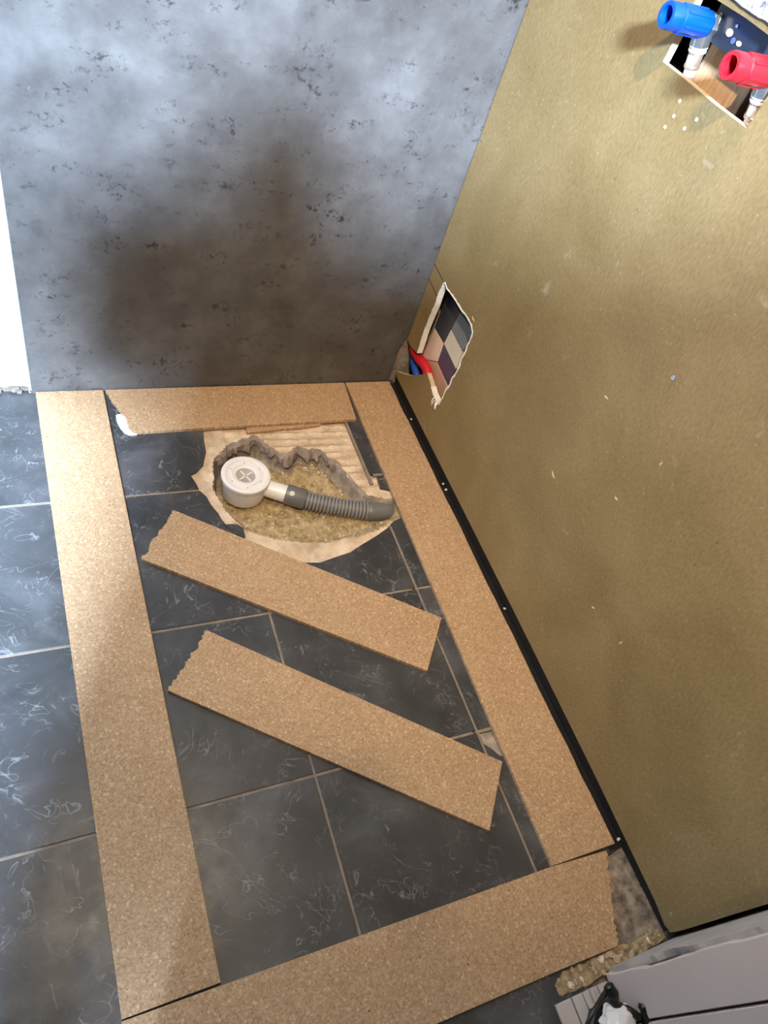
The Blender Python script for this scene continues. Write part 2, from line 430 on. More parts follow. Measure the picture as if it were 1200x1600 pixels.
tile([(X6 + G, .012), (.010, .012), (.010, gy[0] + G), (X6 + G, gy[0] + G)])
tile([(X6 + G + .018, gy[0] - G - .004), (.010, gy[0] - G), (.010, -.372), (-.10, -.374), (-.135, -.378), (-.150, -.371), (-.163, -.366)])
tile([(X6 + G, -.478), (-.165, -.470), (-.14, -.462), (-.11, -.468), (.010, -.47), (.010, gy[1] + G), (X6 + G, gy[1] + G)])
tile([(X6 + G, gy[2] - .026), (-.165, -1.030), (-.155, -1.046), (-.135, -1.055), (-.10, -1.06), (.010, -1.06), (.010, -1.262), (-.03, -1.268), (-.05, -1.262), (-.08, gy[3] + G), (X6 + G, gy[3] + G)])
tile([(X6 + G, gy[3] - G), (-.082, gy[3] - G), (-.075, -1.35), (-.09, -1.385), (-.115, -1.40), (X6 + G, -1.412)])
# cement-smeared patches where the narrow edge tile has come off
PATCH = plain('cement_patch', (.30, .255, .21), .85, .2, 0, .55, 45, .003)
CEMENT = plain('cement_smear', (.235, .195, .16), .8, .25, 0, .85, 55, .004)
def blanket(name, x0, x1, y0, y1, nx, ny, zf, m, par):
    bm = newbm(); vs = [[bm.verts.new((x0 + (x1 - x0) * i / nx, y0 + (y1 - y0) * j / ny, zf(x0 + (x1 - x0) * i / nx, y0 + (y1 - y0) * j / ny))) for j in range(ny + 1)] for i in range(nx + 1)]
    for i in range(nx):
        for j in range(ny): bm.faces.new((vs[i][j], vs[i + 1][j], vs[i + 1][j + 1], vs[i][j + 1]))
    return link(name, bm, m, par, True)
def nz(x, y, s, k=0): return mnoise.noise(Vector((x * s, y * s, k)))
blanket('cement_patch', -.178, -.04, -1.07, -.996, 60, 24, lambda x, y: -.005 + .0022 * nz(x, y, 70) + .001 * nz(x, y, 260), PATCH, floor)
blanket('cement_smear', -.14, .09, -1.418, -1.255, 60, 44, lambda x, y: -.0045 + .003 * nz(x, y, 28) + .0015 * nz(x, y, 120) + .004 * max(0, nz(x, y, 18, 5)), CEMENT, floor)
# grout lines (clipped round the pit)
def grout(x0, x1, y0, y1):
    bm = newbm(); box(bm, x0, x1, y0, y1, -.0092, -.0016 if x1 - x0 > .02 else -.0018); link('grout_line', bm, GROUT, floor)
g = G + .0012
for y in gy:
    segs = [(XL, -.592), (-.168, .012)] if y == gy[0] else ([(XL, -.082)] if y == gy[3] else [(XL, X6 - .01), (X6 + .0, .012)] if y > -1.3 else [(XL, -.15)])
    for a, b in segs: grout(a, b, y - g, y + g)
for x in gx:
    if x == X5: grout(x - g, x + g, -3.4, -.49)
    elif x == X6: grout(x - g, x + g, -.352, .012); grout(x - g, x + g, -3.4, -.484)
    elif x > -1.6: grout(x - g, x + g, -3.4, .012)

# the pit: adhesive bed + broken screed + sand, as a height field
inner = [(-.547,-.263),(-.540,-.235),(-.521,-.219),(-.500,-.190),(-.466,-.178),(-.424,-.163),(-.408,-.198),(-.398,-.205),(-.386,-.225),(-.361,-.236),(-.345,-.222),(-.330,-.208),(-.305,-.225),(-.290,-.220),(-.276,-.223),(-.264,-.252),(-.246,-.267),(-.240,-.295),(-.229,-.317),(-.217,-.359),(-.200,-.382),(-.165,-.396),(-.130,-.400),(-.130,-.455),(-.165,-.462),(-.191,-.475),(-.263,-.494),(-.356,-.497),(-.400,-.490),(-.453,-.472),(-.51,-.441),(-.541,-.386),(-.557,-.329)]
IP = np.array(inner)
def sdf(x, y):
    a = IP; b = np.roll(IP, -1, 0); p = np.array((x, y))
    d = b - a; tt = np.clip(((p - a) * d).sum(1) / (d * d).sum(1), 0, 1)
    dist = np.sqrt(((a + d * tt[:, None] - p) ** 2).sum(1)).min()
    c = ((a[:, 1] > y) != (b[:, 1] > y)) & (x < (b[:, 0] - a[:, 0]) * (y - a[:, 1]) / (b[:, 1] - a[:, 1] + 1e-12) + a[:, 0])
    return -dist if c.sum() % 2 else dist
NX, NY = 175, 195
vals = {}
def pit_z(x, y):
    s = sdf(x, y) + .004 * nz(x, y, 55) + .0025 * nz(x, y, 150)
    if s > 0:
        z = -.0095 + .0012 * nz(x, y, 40) + .0006 * nz(x, y, 200)
        if y > -.36 and x > -.50:      # combed ribs in the adhesive, with zigzag nibs between
            z += .0042 * abs(math.sin((y + .05 * x + .0015 * nz(x, y, 30, 4)) * math.pi / .0235)) ** .45 - .003
            z += .0008 * (abs(((x / .03 + .5 * math.floor((y + .05 * x) / .021)) % 1) - .5) < .1)
        if x < -.50: z += .004 * nz(x, y, 38, 2) + .002
        if y < -.44: z += .003 * nz(x, y, 25, 7) - .002
        return z, 0 if y > -.46 and x > -.575 or y < -.46 or True else 1, s
    d = -s
    far = max(0, min(1, (y + .44) / .10))          # far side: steep broken edge; near side: gentle sand slope
    steep = .020 * (1 - far) * 2.2 + .012 * far
    k = min(1, d / steep); k = k * k * (3 - 2 * k)
    depth = .060 + .020 * max(0, min(1, (-.30 - x) / .2))
    z = -.011 - k * (depth - .011) + .006 * nz(x, y, 30, 1) * k + .0025 * nz(x, y, 110, 1) * k
    # loose sand heaped against the far side
    z += .022 * far * math.exp(-((d - .035) / .03) ** 2) * (1 if x > -.43 else .2)
    m = 1 if (d < .010 + .012 * far + .008 * nz(x, y, 60, 9)) and far > .15 else 2
    return z, m, s
bmA, bmS, bmD = newbm(), newbm(), newbm()
grid = []
for i in range(NX + 1):
    row = []
    for j in range(NY + 1):
        x = PIT[0] + (PIT[1] - PIT[0]) * i / NX; y = PIT[2] + (PIT[3] - PIT[2]) * j / NY
        row.append((x, y) + pit_z(x, y)[:2])
    grid.append(row)
caches = [dict(), dict(), dict()]; bms = [bmA, bmS, bmD]
for i in range(NX):
    for j in range(NY):
        q = [(i, j), (i + 1, j), (i + 1, j + 1), (i, j + 1)]
        mm = max(grid[a][b][3] for a, b in q)
        if mm == 2 and min(grid[a][b][3] for a, b in q) == 0 and False: mm = 1
        vs = []
        for a, b in q:
            if (a, b) not in caches[mm]:
                gpt = grid[a][b]; caches[mm][(a, b)] = bms[mm].verts.new((gpt[0], gpt[1], gpt[2]))
            vs.append(caches[mm][(a, b)])
        bms[mm].faces.new(vs)
for nm, b, m in (('adhesive_bed', bmA, ADH), ('broken_screed_edge', bmS, SCREED), ('sand_bed', bmD, SAND)):
    o = link(nm, b, m, floor, False)
    for p in o.data.polygons: p.use_smooth = True
# pebbles and crumbs lying in the sand: nobody could count them
bm = newbm(); r = random.Random(5); k = 0
while k < 330:
    x, y = r.uniform(-.55, -.15), r.uniform(-.50, -.2)
    z, m, s = pit_z(x, y)
    if m != 2 or s > -.004: continue
    chunk(bm, (x, y, z + .0005), r.uniform(.0014, .0046) * (1.7 if r.random() < .10 else 1), k, .8); k += 1
o = link('gravel', bm, plain('gravel_stone', (.56, .45, .30), .9, .2, 0, .5, 60), floor); o['kind'] = 'stuff'
# torn grey sheet along the far broken edge of the pit
bm = newbm(); r = random.Random(8)
edge = [(-.535,-.232),(-.500,-.192),(-.466,-.180),(-.424,-.166),(-.404,-.202),(-.386,-.225),(-.361,-.236),(-.345,-.222),(-.330,-.210),(-.305,-.226),(-.276,-.225),(-.264,-.252),(-.246,-.267),(-.229,-.317),(-.217,-.357),(-.200,-.380)]
pts = []
for a, b in zip(edge, edge[1:]):
    for k in range(4):
        tt = k / 4; pts.append(Vector((a[0] + (b[0] - a[0]) * tt + r.uniform(-.003, .003), a[1] + (b[1] - a[1]) * tt + r.uniform(-.004, .003), 0)))
top = [bm.verts.new((p.x, p.y + .004, -.0085 + r.uniform(0, .003))) for p in pts]
midv = [bm.verts.new((p.x + r.uniform(-.002, .002), p.y - .009 + r.uniform(-.005, .003), -.014 + r.uniform(-.004, .004))) for p in pts]
lowv = [bm.verts.new((p.x + r.uniform(-.004, .004), p.y - .016 + r.uniform(-.008, .006), -.026 + r.uniform(-.010, .006))) for p in pts]
for A_, B_ in ((top, midv), (midv, lowv)):
    for i in range(len(pts) - 1): bm.faces.new((A_[i], A_[i + 1], B_[i + 1], B_[i]))
link('torn_membrane', bm, plain('grey_membrane', (.25, .205, .18), .8, .3, 0, .45, 60, .001), floor)

# ------------------------------------------------------------------ dark concrete-look panel on the back wall
bp = empty('wall_panel', ((PX0) / 2, 0, .013)); tag(bp, 'large dark grey concrete-look laminate panel fixed to the back wall', 'wall panel')
bm = newbm(); prism(bm, [(PX0 + .006, 0, .001), (-.010, 0, .001), (-.012, 0, .12), (.004, 0, .185), (.004, 0, ZC - .05), (PX0 + .006, 0, ZC - .05)], (0, -1, 0), .0105, .0)
link('panel_sheet', bm, PANEL, bp)
bm = newbm(); prism(bm, [(PX0, .001, .001), (PX0 + .006, .001, .001), (PX0 + .006, .001, ZC - .05), (PX0, .001, ZC - .05)], (0, -1, 0), .0105, .001)
o = link('edge_strip', bm, plain('pale_panel_core', (.42, .45, .47), .55, .4, 0, .05, 20), bp); o['label'] = 'pale cut edge of the panel'
bm = newbm(); box(bm, PX0 + .05, -.02, .0115, .0155, .03, ZC - .06); box(bm, -.02, .09, .0112, .0158, .0, .4); link('adhesive_layer', bm, SCREED, bp)
# ragged plaster foot and crumbled mortar at the bottom of the plaster wall
bm = newbm()
r = random.Random(3)
for k in range(46):
    x = -1.25 + k * .0076; chunk(bm, (x, .010 + r.uniform(-.006, .004), .004 + r.uniform(0, .008)), r.uniform(.006, .013), k + 40, .8)
o = link('crumbled_mortar', bm, plain('mortar', (.16, .13, .105), .95, .1, 0, .6, 60, .002)); tag(o, 'crumbly brown mortar line at the foot of the white plaster', 'mortar', kind='stuff')

# ------------------------------------------------------------------ olive brown board on the right wall with two cut-outs
def yz(pts): return [tuple(RW(*p)[1:]) for p in pts]
T = .0125
outer = [(-.004, .036), (-.25, .035), (-.55, .036), (-.85, .036), (-1.15, .033), (-1.36, .026), (-1.396, .020), (-1.409, .026), (-1.411, .06), (-1.411, ZC - .03), (-.004, ZC - .03), (-.004, .157),
         # notch at the corner and the lower cut-out
         (-.020, .153), (-.045, .156), (-.070, .164), (-.068, .19), (-.064, .235), (-.0655, .275), (-.068, .313), (-.066, .345), (-.069, .370), (-.076, .379),
         (-.092, .374), (-.107, .3765), (-.14, .378), (-.177, .377), (-.20, .381), (-.229, .379), (-.246, .371), (-.250, .352), (-.247, .336), (-.251, .318), (-.247, .298), (-.252, .276), (-.250, .252), (-.244, .235), (-.247, .217), (-.240, .195), (-.242, .171), (-.238, .158), (-.240, .146), (-.228, .140),
         (-.214, .143), (-.198, .144), (-.182, .150), (-.163, .156), (-.143, .161), (-.125, .141), (-.100, .117), (-.080, .097), (-.059, .081), (-.03, .062), (-.004, .045)]
cut2 = [(-.398, .984), (-.46, .9845), (-.53, .9835), (-.601, .985), (-.602, 1.03), (-.603, 1.076), (-.55, 1.0755), (-.50, 1.077), (-.44, 1.076), (-.402, 1.075), (-.399, 1.03)]
wb = empty('wall_board', (.0, -.7, .03)); tag(wb, 'olive brown fibre board covering the right wall, with two cut-outs', 'wall panel')
def plate(outer, holes, X, th, m_face, m_edge, name, par):
    bm = newbm(); loops = []
    es = []
    for lp in [outer] + holes:
        vs = [bm.verts.new((X, p[0], p[1])) for p in lp]
        for a, b in zip(vs, vs[1:] + vs[:1]): es.append(bm.edges.new((a, b)))
        loops.append(vs)
    bmesh.ops.triangle_fill(bm, use_beauty=True, use_dissolve=False, edges=es, normal=(-1, 0, 0))
    front = list(bm.faces)
    for f in front:
        f.normal_update()
        if f.normal.x > 0: f.normal_flip()
    mp = {v: bm.verts.new((X + th, v.co.y, v.co.z)) for v in list(bm.verts)}
    for f in front: bm.faces.new([mp[v] for v in reversed(f.verts)])
    for lp in loops:
        for a, b in zip(lp, lp[1:] + lp[:1]):
            f = bm.faces.new((a, b, mp[b], mp[a])); f.material_index = 1
    return link(name, bm, [m_face, m_edge], par)
sheet = plate(outer, [cut2], 0, T, MDF, MDFCORE, 'board_sheet', wb)
# torn white rim round the lower cut-out (a thin ragged lip on the face plus the white cut edge)
lowloop = outer[14:45]
bm = newbm(); r = random.Random(21)
n = len(lowloop); ring_o, ring_i, ring_b = [], [], []
dense = []
for a, b in zip(lowloop, lowloop[1:]):
    for k in range(4): dense.append((a[0] + (b[0] - a[0]) * k / 4, a[1] + (b[1] - a[1]) * k / 4))
dense.append(lowloop[-1])
cy, cz = -.16, .27
for y, z in dense:
    d = Vector((y - cy, z - cz)).normalized(); wdt = r.uniform(.0012, .0045)
    ring_o.append(bm.verts.new((-.0006, y + d.x * wdt, z + d.y * wdt)))
    ring_i.append(bm.verts.new((-.0016, y - d.x * .0012, z - d.y * .0012)))
    ring_b.append(bm.verts.new((T + .001, y - d.x * .0015, z - d.y * .0015)))
for i in range(len(dense) - 1):
    bm.faces.new((ring_o[i], ring_o[i + 1], ring_i[i + 1], ring_i[i])); bm.faces.new((ring_i[i], ring_i[i + 1], ring_b[i + 1], ring_b[i]))
o = link('torn_rim', bm, GYPSUM, wb); o['label'] = 'torn white edge of the lower cut-out'
# frayed flap below it
for k, (p, q, rr) in enumerate((((-.002, -.232, .150), (-.006, -.238, .128), .004), ((-.002, -.214, .146), (-.008, -.218, .131), .0015), ((-.002, -.222, .145), (-.010, -.224, .128), .0012))):
    bm = newbm(); tube(bm, [p, tuple((Vector(p) + Vector(q)) / 2 + Vector((-.002, .001, 0))), q], [rr, rr, rr * .5], 8); link('torn_fibre', bm, GYPSUM, wb)
# saw cuts
for (a, b) in (((-.004, .3815), (-.064, .376)), ((-.004, .3395), (-.065, .331))):
    bm = newbm(); box(bm, -.0004, .001, b[0], a[0], -.0008, .0008)
    for v in bm.verts: v.co.z += a[1] + (b[1] - a[1]) * (v.co.y - a[0]) / (b[0] - a[0])
    link('saw_cut', bm, VOID, wb)
# screws and small dowels
def screw(y, z, rad, m):
    bm = newbm(); lathe(bm, (0, y, z), (-1, 0, 0), [(rad, -.001), (rad, .0006), (rad * .8, .0011), (rad * .35, .0011), (rad * .3, .0002), (0, .0002)], 14)
    link('screw', bm, m, wb)
screw(-.742, .679, .0042, STEEL); screw(-.013, .682, .004, STEEL)
for y, z in ((-.468, .960), (-.472, .941), (-.467, .923), (-.503, .938), (-.515, .956)): screw(y, z, .0028, MDFCORE)
screw(-1.385, .05, .0035, STEEL)
# splinters of wood dust stuck on the board
for k, (pa, pb) in enumerate((((863, 736), (866, 748)), ((961, 776), (965, 782)), ((1035, 722), (1030, 729)), ((738, 494), (741, 503)), ((925, 948), (929, 951)), ((972, 1003), (968, 1006)), ((945, 618), (950, 624)))):
    a, b = RW(*pa), RW(*pb); bm = newbm(); tube(bm, [a, (a + b) / 2 + Vector((-.001, 0, 0)), b], [.0008, .0017, .0006], 6); link('splinter', bm, MDFCORE, wb)
# black strip painted as the shade in the gap along the floor joint
bm = newbm()
prism(bm, [(.006, -.005, .001), (.006, -1.405, .001), (.006, -1.405, .0405), (.006, -.005, .0405)], (-1, 0, 0), .002); box(bm, -.022, .0055, -1.262, -.005, .0006, .0022)
struct(link('gap_shade_1', bm, BLACKGAP), 'black strip painted as the shaded gap along the foot of the olive brown board', 'gap_shade')

# ------------------------------------------------------------------ what shows through the lower cut-out
X1 = .040
cav = empty('old_tiles', (X1, -.16, .2)); tag(cav, 'checkered dark and cream old wall tiles seen through the lower cut-out', 'wall tiles')
def ctile(pts, col, nm, rough=.35):
    bm = newbm(); c = [RW(*p, X1) for p in pts]; prism(bm, c, (-1, 0, 0), .008, .0006)
    link('tile', bm, plain(nm, col, rough, .5, 0, .08, 30), cav)
DARKT, GREYT, PALET, PINKT, PURP = (.055, .058, .075), (.22, .24, .25), (.72, .66, .58), (.82, .64, .53), (.10, .075, .12)
ctile([(701, 455), (718, 488), (693, 536), (679, 512)], DARKT, 'dark_tile')
ctile([(718.5, 488), (742, 520), (722, 549), (705, 515)], GREYT, 'grey_tile')
ctile([(704.5, 515.5), (721.5, 549.5), (712, 576), (693.5, 537)], PALET, 'pale_tile')
ctile([(678.5, 512.5), (692.5, 537), (683, 565), (659, 560)], PINKT, 'pink_tile')
ctile([(693, 538), (711.5, 577), (700, 602), (683.5, 566)], PURP, 'purple_tile')
ctile([(658.5, 561), (682.5, 566), (699, 604), (694, 640), (668, 600)], (.60, .40, .29), 'brown_tile')
ctile([(701, 452), (720, 486), (744, 517), (750, 500), (730, 450)], DARKT, 'dark_tile_b')

# red and blue pipes running through the notch in the corner
def pipe(name, m, path, rad, label, grp=None):
    bm = newbm(); tube(bm, smooth_path(path, 8), rad, 18)
    return tag(link(name, bm, m, None, True), label, 'pipe', grp)
pipe('water_pipe', REDPIPE, [(.034, .006, .150), (.020, -.020, .140), (.018, -.055, .138), (.020, -.095, .143), (.021, -.130, .132), (.022, -.16, .095), (.024, -.17, .05)], .0128, 'red sleeved water pipe in the corner notch of the olive board')
pipe('water_pipe', BLUEPIPE, [(.045, .006, .106), (.030, -.020, .102), (.026, -.055, .092), (.028, -.09, .070), (.034, -.11, .035)], .0105, 'blue sleeved water pipe below the red one in the corner notch')

# ------------------------------------------------------------------ upper cut-out: stud, plate, pipes, capped elbows
bm = newbm(); prism(bm, [(.050, -.418, .80), (.050, -.527, .80), (.050, -.527, 1.30), (.050, -.418, 1.30)], (-1, 0, 0), .045, .002)
tag(link('timber_stud', bm, PINE), 'pale pine timber stud inside the upper cut-out', 'timber')
# mounting plate
mp_ = empty('mounting_plate', (.02, -.51, 1.06)); tag(mp_, 'dark blue steel mounting plate with holes between the two capped outlets', 'bracket')
bm = newbm()
prism(bm, [(.018, -.428, 1.100), (.018, -.432, 1.036), (.018, -.437, 1.031), (.018, -.60, 1.031), (.018, -.60, 1.100)], (-1, 0, 0), .003, .0008)
link('plate', bm, NAVY, mp_)
for k, (y, z, a, b) in enumerate(((-.441, 1.062, .004, .0025), (-.441, 1.042, .004, .0025), (-.443, 1.052, .0025, .008), (-.472, 1.052, .0065, .0045), (-.485, 1.047, .004, .004), (-.497, 1.048, .005, .003), (-.478, 1.062, .0025, .002))):
    bm = newbm(); vs = [bm.verts.new((.0172, y + a * math.cos(t_ * math.pi / 8), z + b * math.sin(t_ * math.pi / 8))) for t_ in range(16)]
    f = bm.faces.new(vs); rr = bmesh.ops.extrude_face_region(bm, geom=[f]); bmesh.ops.translate(bm, vec=(-.0006, 0, 0), verts=[v for v in rr['geom'] if isinstance(v, bmesh.types.BMVert)])
    link('slot', bm, MDFCORE if k in (2, 3, 5) else STEEL, mp_)
bm = newbm(); tube(bm, [(.012, -.555, 1.100), (.012, -.556, 1.034)], .007, 12); link('plate_fold', bm, NAVY, mp_, True)

def outlet(y, z, m, mname, label):
    root = empty('capped_outlet', (.0, y, z)); tag(root, label, 'pipe fitting', 'capped water outlets')
    R_ = .0168
    bm = newbm()
    lathe(bm, (.004, y, z), (-1, 0, 0), [(0, .012), (R_ * .5, .012), (R_ * .97, .012), (R_ * .97, .000), (R_ * .97, .002), (R_, .004), (R_, .050), (R_ * .90, .0515), (R_ * .90, .0545), (R_ * .98, .056), (R_ * .98, .071), (R_ * .93, .073), (R_ * .66, .073), (R_ * .62, .071), (R_ * .62, .045), (0, .045)], 40)
    cap = link('cap', bm, m, root, True)
    for k in range(6):
        a = k * math.pi / 3 + .3; bm = newbm()
        c = Vector((0, y + math.cos(a) * R_, z + math.sin(a) * R_)); d = Vector((0, math.cos(a), math.sin(a))); tn = Vector((0, -math.sin(a), math.cos(a)))
        vs = []
        for x in (-.001, -.044):
            for s_, h in ((-1, -.001), (-.6, .0012), (.6, .0012), (1, -.001)): vs.append(bm.verts.new(Vector((x, c.y, c.z)) + tn * s_ * .0022 + d * h))
        for a_, b_ in ((0, 1), (1, 2), (2, 3)): bm.faces.new((vs[a_], vs[b_], vs[b_ + 4], vs[a_ + 4]))
        bm.faces.new(vs[0:4]); bm.faces.new(vs[4:8])
        link('grip_rib', bm, m, cap)
    # elbow body, pipe slanting back behind the board
    A0 = Vector((.010, y, z - .018)); dn = (Vector((.027, y, .965)) - A0).normalized()
    bm = newbm(); tube(bm, smooth_path([(-.002, y, z), (.004, y, z), (.009, y, z - .004), A0 - dn * .008, A0 + dn * .006], 6), .0135, 20)
    el = link('elbow', bm, STEEL, root, True)
    bm = newbm(); prism(bm, [Vector((.004, y, z)) + Vector((0, math.cos(a * math.pi / 3) * .0175, math.sin(a * math.pi / 3) * .0175)) for a in range(6)], (-1, 0, 0), .008, .001); link('hex_flange', bm, STEEL, root)
    bm = newbm(); lathe(bm, A0 + dn * .004, dn, [(.010, 0), (.0132, .001), (.0132, .004), (.0105, .005), (.0105, .007), (.0125, .0075), (.0125, .010), (0, .010)], 28); link('white_collar', bm, WHITEPL, root, True)
    bm = newbm(); lathe(bm, A0 + dn * .014, dn, [(.0098, 0), (.0104, .001), (.0104, .017), (.0112, .018), (.0112, .021), (.009, .022), (0, .022)], 28); link('press_sleeve', bm, BRASS, root, True)
    u_ = Vector((0, 1, 0)); v_ = dn.cross(u_); bm = newbm(); vs = []
    for k in range(7):
        a = -.9 + 1.1 * k / 6
        for h in (.018, .030): vs.append(bm.verts.new(A0 + dn * h + (-v_ * (1 if v_.x > 0 else -1) * math.cos(a) + u_ * math.sin(a)) * .0108))
    for k in range(6): bm.faces.new((vs[2 * k], vs[2 * k + 2], vs[2 * k + 3], vs[2 * k + 1]))
    link('sleeve_sticker', bm, STICK, root)
    bm = newbm(); tube(bm, [A0 + dn * .034, Vector((.027, y, .965)), Vector((.030, y, .80))], .0088, 20); link('pipe', bm, WHITEPL, root, True)
    return root
outlet(-.437, 1.047, BLUEPL, 'blue', 'blue plastic capped water outlet at the left of the upper cut-out')
outlet(-.583, 1.044, REDPL, 'red', 'red plastic capped water outlet at the right of the upper cut-out')
# white speckled sheet fixed above the cut-out
t = NT('speckled_sheet')
q1 = t.noise(90, 6, .75, 1.2); q2 = t.sep(t.voro(120))
base = t.mix(t.ramp(q1, [(.52, 0.0), (.60, 1.0)]), (.55, .54, .54), (.13, .13, .18))
SPECK = t.set(t.mix(t.ramp(t.noise(150, 4, .7), [(.60, 0.0), (.68, .7)]), base, (.30, .12, .15)), .45, .5, 0, q1, .3, .001)
bm = newbm(); pts = [(-.004, -.44, 1.0855)] + [(-.004, -.44 - .012 * k, 1.0855 + random.uniform(-.001, .001)) for k in range(1, 16)] + [(-.004, -.63, 1.086), (-.004, -.63, 1.25), (-.004, -.44, 1.25)]
prism(bm, pts, (-1, 0, 0), .004, .0006); tag(link('speckled_sheet', bm, SPECK), 'white speckled sheet fixed on the olive board above the upper cut-out', 'sheet')

# ------------------------------------------------------------------ chipboard strips
TB = .0085
def board(pts, label, z=TB, th=TB, ch=.0006, group='loose chipboard strips on the floor'):
    P = []
    for p in pts: P.append(Vector(p))
    c = sum(P, Vector()) / len(P); c.z = z - th
    bm = newbm(); prism(bm, [p - c for p in P], (0, 0, 1), th, ch)
    # local grain differs per strip: keep the mesh in its own space
    o = link('chipboard_strip', bm, CHIP); o.location = c
    return tag(o, label, 'board', group)
f = lambda x, y, z=TB: FL(x, y, z)
GAP = Vector((0, -.002, 0))
L0, L1, L2, L3 = f(55, 608), f(160, 603), f(345, 1535), f(190, 1593)
L0.y = L1.y = -.003
board([L0, L1, L2, L3], 'long straight chipboard strip on the left side of the frame')
R0, R1, R2, R3 = f(541, 600), f(610, 600), f(961, 1318), f(863, 1353)
R0.y = R1.y = -.003
R1.x = min(R1.x, -.006); R2.x = min(R2.x, -.006)
rr = random.Random(2)
edge_r = [R1 + (R2 - R1) * (k / 40) + Vector((rr.uniform(-.0016, .0008), 0, 0)) for k in range(1, 40)]
board([R0, R1] + edge_r + [R2, R3], 'long chipboard strip lying along the foot of the olive board')
B0, B1, B2, B3 = f(164, 606), f(537, 596), f(557, 655), f(209, 675)
Bm = f(187, 640)
B0.y = -.003; B1.y = -.003
board([B1, B2, B3] + ragged(B3, Bm, 12, .0034, 5) + [Bm] + ragged(Bm, B0, 12, .0034, 6) + [B0], 'short chipboard strip along the foot of the dark panel with a broken left end')
F0, F1, F3b = f(344, 1537), f(863, 1353), f(192, 1594)
F1b = f(948, 1328); F2 = f(966, 1478); F3 = f(100, 1718)
dirv = (F1 - F0).normalized()
F0x = F3b + Vector((0, -.001, 0))
nrm = Vector((dirv.y, -dirv.x, 0))
F2p = f(872, 1517); 
F5 = F0x + (F2p - F1) - dirv * ((F2p - F1).dot(dirv))
board([F0x - dirv * .002, F1 + Vector((0, -.0006, 0)), F1b + Vector((0, -.0006, 0))] + ragged(F1b, F2, 40, .0036, 9) + [F2, F2p, F5 - dirv * .01], 'wide chipboard strip across the near side with a ragged right end')
D0, D1, D2, D3 = f(272, 797), f(690, 965), f(668, 1048), f(221, 873)
board([D1, D2, D3] + ragged(D3, D0, 38, .0034, 13) + [D0], 'diagonal chipboard strip next to the white drain trap with a ragged left end')
E0, E1, E2, E3 = f(322, 984), f(785, 1190), f(765, 1298), f(263, 1079)
board([E1, E2, E3] + ragged(E3, E0, 38, .0036, 14) + [E0], 'diagonal chipboard strip nearer the camera, parallel to the other diagonal one')
O = [f(384, 660, .0), f(505, 652, .0), f(500, 664, .0), f(386, 676, .0)]
board(O, 'thin chipboard offcut peeking out under the back strip', z=-.0002, th=.007)
# white plaster lump under the broken end of the back strip
bm = newbm()
P = [FL(*p, .004) for p in ((181, 648), (183, 658), (188, 668), (195, 676), (203, 679), (214, 678), (206, 662), (194, 645))]
prism(bm, P, (0, 0, 1), .0042, .001); tag(link('plaster_lump', bm, PLASTER), 'white plaster lump under the broken end of the back strip', 'plaster')

# ------------------------------------------------------------------ drain trap
DC = FL(384.5, 741, -.004); dx, dy, dz = DC.x, DC.y, -.004
trap = empty('drain_trap', (dx, dy, dz - .075)); tag(trap, 'white plastic round shower drain trap standing in the broken-out pit', 'drain')
bm = newbm()
lathe(bm, (dx, dy, dz), (0, 0, -1), [(.0, .018), (.050, .018), (.0535, .010), (.0535, .013), (.0535, .030), (.0525, .055), (.0505, .062), (.044, .066), (0, .066)], 64)
link('cup', bm, WHITEPL, trap, True)
bm = newbm()
lathe(bm, (dx, dy, dz), (0, 0, -1), [(.0225, .012), (.0225, .004), (.0245, .0025), (.031, .0025), (.0318, .0012), (.0330, .0012), (.0340, .0028), (.0440, .0028), (.0448, .001), (.0470, .0003), (.0545, .0), (.0565, .001), (.0570, .003), (.0570, .0085), (.0560, .0095), (.0535, .0100), (.0535, .013), (.02, .013)], 72)
link('lid_ring', bm, WHITEPL, trap, True)
bm = newbm(); lathe(bm, (dx, dy, dz), (0, 0, -1), [(0, .009), (.008, .009), (.0125, .008), (.0135, .010), (.0225, .0105)], 40); link('insert', bm, plain('shaded_insert', (.42, .39, .38), .4, .5, 0, .1, 60), trap, True)  # insert greyed in its colour so the centre hole looks shaded
for a in (0.5, 2.07):
    bm = newbm(); box(bm, -.019, .019, -.0016, .0016, -.010, -.0055); M = Matrix.Translation((dx, dy, dz)) @ Matrix.Rotation(a, 4, 'Z'); bmesh.ops.transform(bm, matrix=M, verts=bm.verts); link('cross_bar', bm, WHITEPL, trap)
for k in range(6):
    a = k * math.pi / 3 + .4; bm = newbm(); lathe(bm, (dx + math.cos(a) * .0385, dy + math.sin(a) * .0385, dz - .0029), (0, 0, 1), [(.0014, -.001), (.0014, .0004), (0, .0006)], 10); link('stud', bm, GREYPL, trap)
# outlet spigot + flexible pipe
PZ = -.036
p0 = FL(418, 763, PZ); p1 = FL(447, 772, PZ); p2 = FL(478, 781, PZ); p3 = FL(522, 791, PZ); p4 = FL(574, 799, PZ); p5 = FL(611, 799, PZ - .004)
d01 = (p1 - p0).normalized()
bm = newbm(); tube(bm, [Vector((dx, dy, PZ)) + d01 * .035, p0, p0 + d01 * .002, p1 + d01 * .012], [.0195, .0195, .021, .021], 28); link('outlet_spigot', bm, WHITEPL, trap, True)
hose = empty('waste_pipe', p3); tag(hose, 'grey corrugated flexible waste pipe leading from the drain trap to the wall', 'pipe')
bm = newbm(); d12 = (p2 - p1).normalized()
tube(bm, [p1 - d01 * .001, p1, p1 + d12 * .003, p2 - d12 * .004, p2], [.0215, .0245, .0248, .0245, .0215], 32); link('socket', bm, GREYPL, hose, True)
path = smooth_path([p1, p2, p3, p4, p5], 400)[400:1200 + 1]
